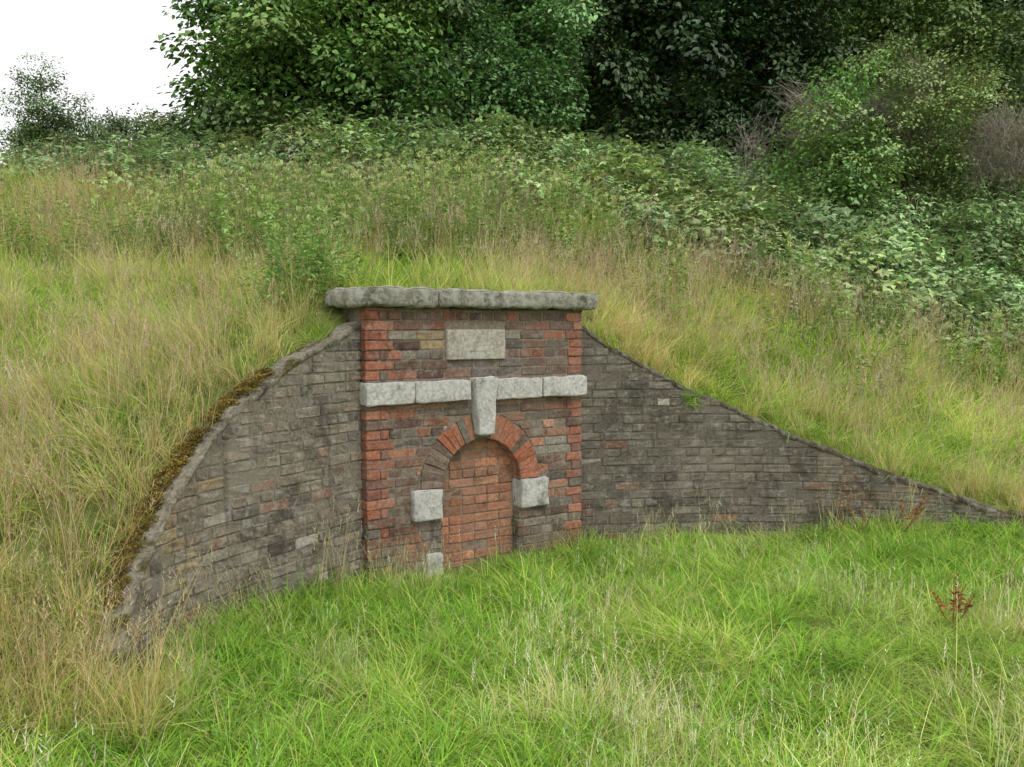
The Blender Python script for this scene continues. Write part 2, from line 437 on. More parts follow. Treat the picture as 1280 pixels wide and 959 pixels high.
wingwall('curved_wing_wall.001',WR,GRYR,.03,(.16,.14,.112),(.14,.122,.09),.12)

# ------------------------------------------------------------------ vegetation primitives
def blades(mb,B,az,L,th0,kap,w,col,nseg=2):
    B=np.asarray(B,float); N=len(B); ts=np.linspace(0,1,nseg+1)
    r=np.zeros(N); z=np.zeros(N); P=[(r.copy(),z.copy())]
    for i in range(1,nseg+1):
        dt=ts[i]-ts[i-1]; th=np.minimum(th0+kap*(ts[i]+ts[i-1])/2*(1.2 if i>1 else .8),2.6)
        r=r+np.sin(th)*dt*L; z=z+np.cos(th)*dt*L; P.append((r.copy(),z.copy()))
    sa=az+np.pi/2+rng.normal(0,.5,N)
    dx,dy=np.cos(az),np.sin(az); sx,sy=np.cos(sa),np.sin(sa)
    k=2*nseg+1; V=np.zeros((N,k,3)); ws=[.8,1,.65]
    for i in range(nseg+1):
        c=np.stack([B[:,0]+dx*P[i][0],B[:,1]+dy*P[i][0],B[:,2]+P[i][1]],1)
        if i<nseg:
            o=np.stack([sx,sy,0*sx],1)*(w*ws[i]/2)[:,None]
            V[:,2*i]=c-o;V[:,2*i+1]=c+o
        else: V[:,k-1]=c
    F_=[]
    for q in range(N):
        b=k*q
        for i in range(nseg-1): F_.append((b+2*i,b+2*i+1,b+2*i+3,b+2*i+2))
        F_.append((b+k-3,b+k-2,b+k-1))
    C=np.repeat(np.asarray(col,float).reshape(-1,3) if np.ndim(col)==2 else np.tile(col,(N,1)),k,axis=0)
    mb.add(V.reshape(-1,3),F_,C)
    return V[:,k-1]
def leaves(mb,P,dr,up,ln,wd,col,fold=.25):
    P=np.asarray(P,float);N=len(P)
    dr=dr/np.linalg.norm(dr,axis=1,keepdims=True)
    sd=np.cross(dr,up); sd/=np.maximum(np.linalg.norm(sd,axis=1,keepdims=True),1e-6); nn=np.cross(sd,dr)
    ln=np.broadcast_to(ln,(N,))[:,None]; wd=np.broadcast_to(wd,(N,))[:,None]
    V=np.zeros((N,6,3))
    V[:,0]=P; V[:,3]=P+dr*ln-nn*ln*.15
    V[:,1]=P+dr*ln*.3+sd*wd*.5+nn*wd*fold; V[:,2]=P+dr*ln*.68+sd*wd*.38+nn*wd*fold*.6
    V[:,5]=P+dr*ln*.3-sd*wd*.5+nn*wd*fold; V[:,4]=P+dr*ln*.68-sd*wd*.38+nn*wd*fold*.6
    F_=[]
    for k in range(N):
        b=6*k; F_+=[(b,b+1,b+2,b+3),(b,b+3,b+4,b+5)]
    mb.add(V.reshape(-1,3),F_,np.repeat(col,6,axis=0))
def cvar(base,N,v=.2,h=.08):
    return np.clip(np.array(base)*(1+rng.normal(0,v,(N,1)))*(1+rng.normal(0,h,(N,3))),.005,1)
def disc(N,R):
    a=rng.random(N)*2*np.pi; r=R*np.sqrt(rng.random(N)); return np.stack([r*np.cos(a),r*np.sin(a),-.02*np.ones(N)],1)
def source(name,mb,mat): 
    return D.objects.new(name,mb.mesh(name,mat))
def coll(name,objs):
    c=D.collections.new(name)
    for o in objs: c.objects.link(o)
    return c
LG=(.36,.50,.09); DG=(.20,.34,.065); YG=(.47,.54,.14); ST=(.66,.56,.31)
def heads(mb,tip,n_,size,col):
    N=len(tip)
    for k in range(n_):
        t=k/n_; p=tip-np.array([0,0,1])*t*size*3.2
        blades(mb,p,rng.random(N)*6.283,np.full(N,size)*rng.uniform(.6,1.2,N)*(.5+t),rng.uniform(.2,.9,N),rng.uniform(-.2,.6,N),np.full(N,size*.16),cvar(col,N,.15),1)
def tuft_lush(mb,c,r,n,h,cols=(LG,DG,ST)):
    B=disc(n,r)+c; base=cvar(cols[0],n,.18); k=rng.random(n); base[k<.3]=cvar(cols[1],int((k<.3).sum()),.2); base[k>.93]=cvar(cols[2],int((k>.93).sum()),.15)
    az=np.arctan2(B[:,1]-c[1],B[:,0]-c[0])+rng.normal(0,1.0,n)
    blades(mb,B,az,rng.uniform(.5,1.1,n)*h,rng.uniform(.05,.5,n),rng.uniform(.6,2.3,n),rng.uniform(.003,.006,n),base,3)
def tuft_straw(mb,c,r,n,h,col=ST,hc=(.56,.44,.31),gr=.45,nh=3):
    B=disc(n,r)+c; base=cvar(col,n,.18); k=rng.random(n)<gr; base[k]=cvar(YG,int(k.sum()),.2)
    blades(mb,B,rng.random(n)*6.283,rng.uniform(.4,.85,n)*h,rng.uniform(.02,.4,n),rng.uniform(.3,1.6,n),rng.uniform(.0026,.0048,n),base,2)
    if nh:
        tip=blades(mb,disc(nh,r)+c,rng.random(nh)*6.283,rng.uniform(.8,1.25,nh)*h,rng.uniform(0,.2,nh),rng.uniform(.1,.7,nh),np.full(nh,.003),cvar(ST,nh),2)
        heads(mb,tip+np.array([0,0,.01]),7,.032,hc)
def tuft_mat(mb,c,r,n,h,az0):
    B=disc(n,r)+c; base=cvar(YG,n,.2); k=rng.random(n); base[k<.18]=cvar(ST,int((k<.18).sum()),.15); base[k>.6]=cvar(LG,int((k>.6).sum()),.15)
    blades(mb,B,az0+rng.normal(0,.8,n),rng.uniform(.6,1.3,n)*h,rng.uniform(.4,1.2,n),rng.uniform(.5,1.5,n),rng.uniform(.002,.0042,n),base,3)
def tile(kind,i,R=.30):
    mb=MB(); nt_=15
    for j in range(nt_):
        c=disc(1,R)[0]; hh=random.uniform(.5,1.45)
        if kind=='a': tuft_lush(mb,c,.07,44,.25*hh)
        if kind=='b': tuft_straw(mb,c,.07,30,.46*hh)
        if kind=='c': tuft_mat(mb,c,.08,46,.29*hh,i*2.1+rng.normal(0,.8))
        if kind=='d':
            tuft_mat(mb,c,.08,32,.27*hh,i*2.1+rng.normal(0,.8)); tuft_straw(mb,c,.07,8,.35*hh,(.70,.63,.44),(.72,.66,.54),.25,2)
        if kind=='e':
            tuft_lush(mb,c,.07,24,.36*hh,(YG,LG,ST)); tuft_straw(mb,c,.07,10,.42*hh,ST,(.54,.43,.31),.5,1 if j%2 else 2)
    return source('grass_%s%d'%(kind,i),mb,M_fol)
C_tile=coll('grass_patches',[tile(k,i) for k in 'abcde' for i in range(3)])
def single(kind,i):
    mb=MB(); z=np.zeros(3)
    if kind=='a': tuft_lush(mb,z,.06,45,.22)
    if kind=='b': tuft_straw(mb,z,.06,34,.45,nh=5)
    if kind=='c': tuft_mat(mb,z,.07,45,.25,0)
    if kind=='d':
        n_=11; tip=blades(mb,disc(n_,.10),rng.random(n_)*6.283,rng.uniform(.45,.75,n_),rng.uniform(0,.15,n_),rng.uniform(.05,.6,n_),np.full(n_,.0032),cvar((.60,.48,.28),n_),2)
        heads(mb,tip+np.array([0,0,.01]),9,.042,((.56,.42,.30),(.50,.36,.27),(.64,.54,.40))[i])
    return source('tuft_%s%d'%(kind,i),mb,M_fol)
C_tuft=coll('grass_tufts',[single(k,i) for k in 'abcd' for i in range(3)])
def nettle(i):
    mb=MB()
    for s in range(6):
        b=disc(1,.2)[0]; Hh=random.uniform(.55,.95); lean=rng.normal(0,.1,2)
        blades(mb,[b],np.array([random.random()*6]),np.array([Hh]),np.array([.08]),np.array([.1]),np.array([.006]),(.2,.24,.1),3)
        for k in range(12):
            t=.12+.88*k/12; L=.11*(1.15-t*.7)
            a0=k*1.57+random.random()
            for a in (a0,a0+math.pi):
                d=np.array([[math.cos(a),math.sin(a),random.uniform(-.3,.5)]])
                leaves(mb,[b+np.array([lean[0]*t,lean[1]*t,Hh*t])],d,np.array([[0,0,1.]]),L,L*.42,cvar((.26,.39,.13),1,.2))
        N=8; leaves(mb,np.tile(b+np.array([lean[0],lean[1],Hh*.97]),(N,1)),np.stack([rng.normal(0,.4,N),rng.normal(0,.4,N),np.ones(N)],1),rng.normal(0,1,(N,3)),.06,.018,cvar((.38,.44,.20),N))
    return source('herb_%d'%i,mb,M_leaf)
C_nettle=coll('nettle_stems',[nettle(i) for i in range(4)])
def flower(i):
    mb=MB()
    for s in range(4):
        b=disc(1,.22)[0]; Hh=random.uniform(.45,.75)
        tip=blades(mb,[b],np.array([random.random()*6]),np.array([Hh]),np.array([.1]),np.array([.3]),np.array([.005]),(.22,.24,.1),3)[0]
        for k in range(3):
            q=tip+rng.normal(0,.035,3); n_=7
            leaves(mb,np.tile(q,(n_,1)),rng.normal(0,1,(n_,3)),rng.normal(0,1,(n_,3)),.018,.011,cvar((.66,.62,.50),n_,.1))
        n_=9; t=rng.uniform(.2,.9,n_)[:,None]; a=rng.random(n_)*6.3
        leaves(mb,b+(tip-b)*t,np.stack([np.cos(a),np.sin(a),.3+0*a],1),np.tile([0,0,1.],(n_,1)),.08,.025,cvar((.23,.33,.12),n_,.2))
    return source('flower_%d'%i,mb,M_leaf)
C_flower=coll('thistle_stems',[flower(i) for i in range(3)])
def bramble(i):
    mb=MB(); N=130
    th=rng.random(N)*6.283; ph=np.arccos(rng.uniform(.0,1,N)); R=rng.uniform(.3,.66,N)
    n_=np.stack([np.sin(ph)*np.cos(th),np.sin(ph)*np.sin(th),np.cos(ph)],1)
    P=n_*R[:,None]*np.array([1,1,.75])
    up=n_*.4+np.array([0,-.1,.9])+rng.normal(0,.35,(N,3)); up/=np.linalg.norm(up,axis=1,keepdims=True)
    base=rng.random(N)*6.283
    for k,sc in ((0,1.),(1.35,.8),(-1.35,.8)):
        a=base+k; d=np.stack([np.cos(a),np.sin(a),rng.uniform(-.35,.1,N)],1); d=d-up*(d*up).sum(1)[:,None]
        leaves(mb,P,d,up,rng.uniform(.06,.10,N)*sc,.058*sc,cvar((.245,.37,.145),N,.35),fold=.10)
    N=16; blades(mb,disc(N,.3),rng.random(N)*6.283,rng.uniform(.5,1.0,N),rng.uniform(.2,.7,N),rng.uniform(.6,1.5,N),np.full(N,.007),cvar((.28,.22,.12),N))
    return source('bramble_%d'%i,mb,M_leaf)
C_bramble=coll('bramble_clumps',[bramble(i) for i in range(4)])
def spray(i,nm,N=110,ls=.12,R=.6,col=(.155,.26,.078)):
    mb=MB(); P=rng.normal(0,.5,(N,3)); q=np.linalg.norm(P,axis=1,keepdims=True); P=P/np.maximum(q,1)*R*np.array([1,1,.45])
    a=np.arctan2(P[:,1],P[:,0])+rng.normal(0,.6,N)
    d=np.stack([np.cos(a),np.sin(a),rng.uniform(-.8,.1,N)],1)
    up=np.stack([rng.normal(0,.35,N),rng.normal(0,.35,N),np.ones(N)],1)
    s=rng.uniform(.7,1.2,N)*ls
    leaves(mb,P,d,up,s,s*.72,cvar(col,N,.25),fold=.08)
    N=6; blades(mb,np.zeros((N,3))-np.array([0,0,.1]),rng.random(N)*6.283,np.full(N,R),rng.uniform(.8,1.6,N),np.zeros(N),np.full(N,.01),(.14,.11,.07))
    return source('%s_%d'%(nm,i),mb,M_tree)
C_spray=coll('leaf_sprays',[spray(i,'spray') for i in range(4)])
C_fine=coll('fine_sprays',[spray(i,'fine',130,.085,.55,(.20,.28,.11)) for i in range(3)])
def twig(i):
    mb=MB();N=50
    blades(mb,rng.normal(0,.14,(N,3)),rng.random(N)*6.283,rng.uniform(.25,.75,N),rng.uniform(.1,1.7,N),rng.uniform(-.6,.6,N),rng.uniform(.005,.011,N),cvar((.27,.225,.185),N,.2),3)
    return source('twig_%d'%i,mb,M_tree)
C_twig=coll('dead_twigs',[twig(i) for i in range(3)])

def scatter(name,P,rot,scl,idx,tint,col,parent=None):
    P=np.asarray(P,float);N=len(P)
    m=D.meshes.new(name); m.vertices.add(N); m.vertices.foreach_set('co',P.ravel())
    def at(nm,t,k,v):
        a=m.attributes.new(nm,t,'POINT'); a.data.foreach_set(k,np.ascontiguousarray(v).ravel())
    at('rot','FLOAT_VECTOR','vector',np.asarray(rot,np.float32)); at('scl','FLOAT','value',np.asarray(scl,np.float32))
    at('pick','INT','value',np.asarray(idx,np.int32))
    at('tint','FLOAT_COLOR','color',np.hstack([tint,np.ones((N,1))]).astype(np.float32))
    o=link(D.objects.new(name,m),parent)
    g=D.node_groups.new(name+'_instancing','GeometryNodeTree')
    g.interface.new_socket('Geometry',in_out='INPUT',socket_type='NodeSocketGeometry')
    g.interface.new_socket('Geometry',in_out='OUTPUT',socket_type='NodeSocketGeometry')
    gi=g.nodes.new('NodeGroupInput');go=g.nodes.new('NodeGroupOutput')
    ci=g.nodes.new('GeometryNodeCollectionInfo'); ci.inputs[0].default_value=col
    ci.inputs['Separate Children'].default_value=True; ci.inputs['Reset Children'].default_value=True
    ip=g.nodes.new('GeometryNodeInstanceOnPoints'); ip.inputs['Pick Instance'].default_value=True
    def na(nm,t):
        q=g.nodes.new('GeometryNodeInputNamedAttribute'); q.data_type=t; q.inputs[0].default_value=nm
        return [s for s in q.outputs if s.enabled][0]
    e=g.nodes.new('FunctionNodeEulerToRotation')
    g.links.new(na('rot','FLOAT_VECTOR'),e.inputs[0]); g.links.new(e.outputs[0],ip.inputs['Rotation'])
    g.links.new(na('scl','FLOAT'),ip.inputs['Scale']); g.links.new(na('pick','INT'),ip.inputs['Instance Index'])
    rz=g.nodes.new('GeometryNodeRealizeInstances')
    g.links.new(gi.outputs[0],ip.inputs['Points']); g.links.new(ci.outputs[0],ip.inputs['Instance'])
    g.links.new(ip.outputs[0],rz.inputs[0]); g.links.new(rz.outputs[0],go.inputs[0])
    o.modifiers.new('instances','NODES').node_group=g
    return o
def slope_rot(fn,x,y,spin):
    e=.12; gx_=(fn(x+e,y)-fn(x-e,y))/(2*e); gy_=(fn(x,y+e)-fn(x,y-e))/(2*e); R=[]
    for a,b,s in zip(np.ravel(gx_),np.ravel(gy_),spin):
        q=Vector((0,0,1)).rotation_difference(Vector((-a,-b,1)).normalized())
        R.append(tuple((q.to_matrix()@Matrix.Rotation(s,3,'Z')).to_euler()))
    return np.array(R).reshape(-1,3)
wallpts=np.array([W.map(u,-.0,0)[:2] for W in (WL,WR) for u in np.linspace(0,W.L,80)]+[pmap(s,0,0)[:2] for s in np.linspace(0,PW,30)])
def wdist(x,y):
    d=np.full(len(x),9e9)
    for p in wallpts: d=np.minimum(d,(x-p[0])**2+(y-p[1])**2)
    return np.sqrt(d)
def sample(x0,x1,y0,y1,dens,jit=.38):
    st=1/math.sqrt(dens); a,b=np.meshgrid(np.arange(x0,x1,st),np.arange(y0,y1,st)); x=a.ravel();y=b.ravel()
    x=x+rng.normal(0,st*jit,len(x)); y=y+rng.normal(0,st*jit,len(y))
    k=np.abs(x)<.68*y+1.1; return x[k],y[k]
def gauss(x,y,cx,cy,sx,sy): return np.exp(-((x-cx)/sx)**2-((y-cy)/sy)**2)
def bedge(x): return np.interp(x,[-9,-6,-.4,3.5,5.5,7.6,12],[14.5,14,12.5,11.3,10.7,10.5,11.0])
def portal_clear(x,y,m=.0):
    s=(x-P0[0])*dv[0]+(y-P0[1])*dv[1]; o=(x-P0[0])*nv[0]+(y-P0[1])*nv[1]
    return ~((s>-.13-m)&(s<PW+.1+m)&(o>-.50-m)&(o<.2))
def up_rot(N,s=.12): return np.stack([rng.normal(0,s,N),rng.normal(0,s,N),rng.random(N)*6.28],1)
# ---- court lawn
def lawn_look(x,y,wd,tiles=True):
    nn=fbm(x,y,.9); n2=fbm(x+30,y,1.7)
    green=1.1*sstep(.40,.58,nn)-.02+.8*np.exp(-wd/.6)+.6*gauss(x,y,-.8,4.7,.9,.9)+.5*gauss(x,y,1.2,5.6,1.6,.8)+.5*gauss(x,y,3.2,5.8,1.5,.8)-.55*gauss(x,y,1.9,3.5,1.3,.7)
    g=np.clip(green,0.05,.95); r=rng.random(len(x))
    idx=np.where(r<g,rng.integers(0,3,len(x)),rng.integers(6,9,len(x)))
    if tiles:
        pst=.06+.38*sstep(.50,.64,n2)+.55*gauss(x,y,1.9,3.4,1.2,.6)
        idx=np.where((rng.random(len(x))<pst)&(r>g*.75),rng.integers(9,12,len(x)),idx)
    gg=g[:,None]
    tint=(np.array([.92,1.08,.82])*gg+np.array([.99,1.02,.92])*(1-gg))*(1+rng.normal(0,.12,(len(x),1)))*(.82+.45*n2[:,None])
    return idx,np.clip(tint,.3,2)
x,y=sample(-3.2,8,2.4,7.2,13); wd=wdist(x,y); k=inside(x,y)&(wd>.33); x,y,wd=x[k],y[k],wd[k]
idx,tint=lawn_look(x,y,wd)
scl=rng.uniform(.75,1.15,len(x))*(.65+.7*fbm(x,y+50,1.2))
scatter('lawn_grass',np.stack([x,y,F(x,y)-.01],1),slope_rot(F,x,y,rng.random(len(x))*6.28),scl,idx,tint,C_tile)
x,y=sample(-3.2,8,2.4,7.2,100); wd=wdist(x,y); k=inside(x,y)&(wd>.05)&(wd<.45); x,y,wd=x[k],y[k],wd[k]
N=len(x); q=rng.random(N); idx=np.where(q<.62,rng.integers(0,3,N),np.where(q<.70,rng.integers(3,6,N),np.where(q<.77,rng.integers(9,12,N),rng.integers(6,9,N))))
hgt=rng.uniform(.6,1.1,N)*(.5+1.0*sstep(.35,.7,fbm(x+3,y,1.6)))
hgt=np.where(idx>8,hgt*.7,np.where((idx>2)&(idx<6),hgt*.75,hgt))
scatter('wall_foot_grass',np.stack([x,y,F(x,y)-.01],1),up_rot(N,.15),hgt,idx,np.tile([.9,1.05,.8],(N,1))*rng.uniform(.8,1.2,(N,1)),C_tuft)
cx=np.array([-1.35,-1.0,-.65,.1,.75,1.35,1.75,2.4,.6,-.3,1.6,-1.5,2.9,-.9,.3,1.0,-.75,.62,.5,-1.5]); cy=np.array([4.15,3.75,5.35,5.6,5.9,6.3,6.35,6.1,4.6,4.3,4.2,3.5,5.2,3.3,3.4,5.0,5.7,6.6,6.45,4.3])
x=np.concatenate([a+rng.normal(0,.13,10) for a in cx]); y=np.concatenate([a+rng.normal(0,.10,10) for a in cy]); k=inside(x,y)&(wdist(x,y)>.12); x,y=x[k],y[k];N=len(x)
q=rng.random(N)
scatter('grass_tussocks',np.stack([x,y,F(x,y)-.01],1),up_rot(N,.22),np.where(q>.9,.55,rng.uniform(1.0,1.6,N)*.9),np.where(q<.7,rng.integers(0,3,N),np.where(q<.9,rng.integers(6,9,N),rng.integers(9,12,N))),np.tile([.85,1.02,.78],(N,1))*rng.uniform(.85,1.2,(N,1)),C_tuft)
# ---- hillside grass
XS=[];YS=[];SS=[]
for y0,y1,dn,sc in ((2.4,7,10.5,.95),(7,10,8,1.05),(10,15.2,4.5,1.35)):
    x,y=sample(-12,12,y0,y1,dn); k=~inside(x,y)&(y<bedge(x)+.4); x,y=x[k],y[k]
    k=(wdist(x,y)>.42)&portal_clear(x,y,.22); x,y=x[k],y[k]
    XS.append(x);YS.append(y);SS.append(np.full(len(x),sc))
x=np.concatenate(XS);y=np.concatenate(YS);sc=np.concatenate(SS)
def hill_look(x,y):
    nn=fbm(x,y,.7);n2=fbm(x+9,y+4,1.5)
    gold=gauss(x,y,-2.5,5.0,.9,1.6)+.4*gauss(x,y,-2.2,7.2,.8,.7)
    green=.30+1.0*gauss(x,y,-4.4,8.0,1.8,1.5)+1.1*gauss(x,y,2.8,8.2,1.6,.85)+.8*gauss(x,y,5,8.3,2.4,.9)+.7*sstep(.46,.60,nn)+.4*gauss(x,y,-2.5,10.5,3,1.6)-1.0*gold
    g=np.clip(green,.08,.9); r=rng.random(len(x)); q=rng.random(len(x))
    idx=np.where(r<g,np.where(q<.55,rng.integers(0,3,len(x)),rng.integers(12,15,len(x))),np.where(q<.6,rng.integers(3,6,len(x)),rng.integers(12,15,len(x))))
    hue=sstep(.42,.62,fbm(x,y+70,1.1))[:,None]
    tint=(1+rng.normal(0,.12,(len(x),1)))*(.84+.38*n2[:,None])*(1+hue*np.array([.05,-.04,-.03]))*np.where((r<g)[:,None],np.array([.96,1.04,.8]),np.array([.95,.96,.86]))
    return idx,np.clip(tint,.3,2),nn
idx,tint,nn=hill_look(x,y)
scl=sc*rng.uniform(.75,1.1,len(x))*np.where(idx<3,1.35,1)*(.75+.5*nn)
scatter('hillside_grass',np.stack([x,y,hill(x,y)-.01],1),slope_rot(hill,x,y,rng.random(len(x))*6.28),scl,idx,tint,C_tile)
x,y=sample(-10,10,3,13.5,16,.6); wd=wdist(x,y); sd=sstep(.42,.6,fbm(x+12,y+3,.8))*.5+.09+.35*gauss(x,y,-2.5,5.0,.9,1.6)+.4*gauss(x,y,-.2,8.6,1.6,.7)
k=~inside(x,y)&portal_clear(x,y,.12)&(y<bedge(x))&(wd>.25)&(rng.random(len(x))<sd); x,y=x[k],y[k];N=len(x)
scatter('seeding_grass_stalks',np.stack([x,y,hill(x,y)-.02],1),up_rot(N,.15),rng.uniform(.7,1.15,N)*np.where(y>9,1.15,.95),rng.integers(9,12,N),np.ones((N,3))*rng.uniform(.8,1.15,(N,1)),C_tuft)
x,y=sample(-4,7,3,8.5,95); k=~inside(x,y)&portal_clear(x,y,.03); x,y=x[k],y[k]; wd=wdist(x,y)
s_=(x-P0[0])*dv[0]+(y-P0[1])*dv[1]; o_=(x-P0[0])*nv[0]+(y-P0[1])*nv[1]
k=((wd>.12)&(wd<.48))|((s_>-.45)&(s_<PW+.4)&(o_<-.5)&(o_>-.9)); x,y=x[k],y[k]; N=len(x)
i2,tint,nn=hill_look(x,y); idx=np.where(i2<3,rng.integers(0,3,N),np.where(i2<6,rng.integers(3,6,N),np.where(rng.random(N)<.6,rng.integers(3,6,N),rng.integers(6,9,N))))
scatter('bank_edge_grass',np.stack([x,y,hill(x,y)-.02],1),up_rot(N,.24),rng.uniform(.6,1.15,N)*np.where(idx>5,.9,1),idx,tint,C_tuft)
x=rng.uniform(-2.35,-1.42,150); y=rng.uniform(3.35,4.05,150); k=(wdist(x,y)>.03)&((x<-1.72)|(y<3.97)); x,y=x[k],y[k];N=len(x)
scatter('tall_verge_grass',np.stack([x,y,H(x,y)-.02],1),up_rot(N,.18),rng.uniform(.75,1.2,N)*np.where((y>3.75)&(x>-1.75),.75,1),np.where(rng.random(N)<.55,rng.integers(3,6,N),rng.integers(0,3,N)),np.tile([.98,1.0,.82],(N,1))*rng.uniform(.8,1.2,(N,1)),C_tuft)
# ---- moss
def mosscush(i):
    mb=MB(); n_=110; P=rng.normal(0,1,(n_,3)); P/=np.linalg.norm(P,axis=1,keepdims=True); P[:,2]=np.abs(P[:,2])*.5
    leaves(mb,P*.045,P+rng.normal(0,.4,(n_,3)),rng.normal(0,1,(n_,3)),.020,.009,cvar((.27,.20,.045),n_,.3))
    return source('moss_%d'%i,mb,M_leaf)
C_moss=coll('moss_cushion_sources',[mosscush(i) for i in range(3)])
N=300; u=rng.uniform(.75,WL.L-.15,N); o=-.075-np.abs(rng.normal(0,.04,N))
P=np.array([WL.map(a,b,WL.top(a)+.002) for a,b in zip(u,o)])
k=(fbm(u,u*0,3.2)>.40)&(np.abs(o)<.2); N=int(k.sum())
scatter('moss_cushions',P[k],np.stack([rng.normal(0,.3,N),rng.normal(0,.3,N),rng.random(N)*6],1),rng.uniform(.35,1.0,N),rng.integers(0,3,N),np.ones((N,3))*rng.uniform(.6,1.6,(N,1)),C_moss)
# ---- nettles and flowers
x,y=sample(-5.5,2.0,9.0,13.4,10); w=gauss(x,y,-1.9,11.0,2.9,1.5); k=(rng.random(len(x))<w*1.4); x,y=x[k],y[k]
x2,y2=sample(-9,9,9.5,14,3); k=(y2<bedge(x2)+.5)&(fbm(x2,y2,.6)>.47); x=np.concatenate([x,x2[k]]);y=np.concatenate([y,y2[k]])
N=len(x)
scatter('nettle_patch',np.stack([x,y,hill(x,y)-.03],1),up_rot(N,.1),rng.uniform(.7,1.2,N),rng.integers(0,4,N),np.array([1.1,1.08,.85])*rng.uniform(.8,1.3,(N,1)),C_nettle)
pts=np.array([(-1.45,6.5),(-1.75,6.9),(-1.45,6.85),(-1.6,7.15),(-1.3,6.9),(-1.75,6.5),(-1.95,6.8),(-1.6,6.3),(-1.5,6.65),(-1.35,6.45),(-1.6,6.55)]); N=len(pts)
scatter('willowherb_plant',np.column_stack([pts,hill(pts[:,0],pts[:,1])-.03]),up_rot(N,.1),rng.uniform(.65,1.0,N),rng.integers(0,4,N),np.tile([1.05,1.18,.85],(N,1)),C_nettle)
x=rng.uniform(-6,8,230); y=bedge(x)+rng.normal(-.7,.9,230); k=(fbm(x,y,.8)>.5)&(np.abs(x)<.68*y+1)&((x>1)|(y>11.5)); x,y=x[k][::2],y[k][::2]; N=len(x)
scatter('thistle_patch',np.stack([x,y,hill(x,y)],1),up_rot(N,.1),rng.uniform(.8,1.3,N),rng.integers(0,3,N),np.ones((N,3)),C_flower)
P=np.array([WR.map(.95,.0,WR.top(.95)-.05),WR.map(.90,.03,WR.top(.9)-.12),WR.map(1.0,.02,WR.top(1.0)-.08)]);N=3
scatter('wall_plant',P,np.array([(.8,0,0),(1.2,0,.5),(.9,.2,2)]),[.75,.7,.7],[0,1,6],np.tile([.75,.9,.7],(3,1)),C_tuft)
# ---- brambles
x,y=sample(-9,15,10,20,5); k=(y>bedge(x)+rng.normal(0,.45,len(x))); x,y=x[k],y[k]; N=len(x)
z=hill(x,y)+rng.uniform(-.15,.45,N)*np.clip((y-bedge(x))/1.5,0.1,1)+.55*(fbm(x,y+9,.55)-.4)
br=.5+1.0*fbm(x,y,.9); yl=sstep(.45,.6,fbm(x+40,y,.6))[:,None]*np.array([.2,.05,-.08])
scatter('bramble_thicket',np.stack([x,y,z],1),np.stack([rng.normal(.12,.2,N),rng.normal(0,.2,N),rng.random(N)*6],1),rng.uniform(.7,1.4,N),rng.integers(0,4,N),(np.array([1.,1.02,.97])+yl)*br[:,None]*rng.uniform(.75,1.3,(N,1)),C_bramble)

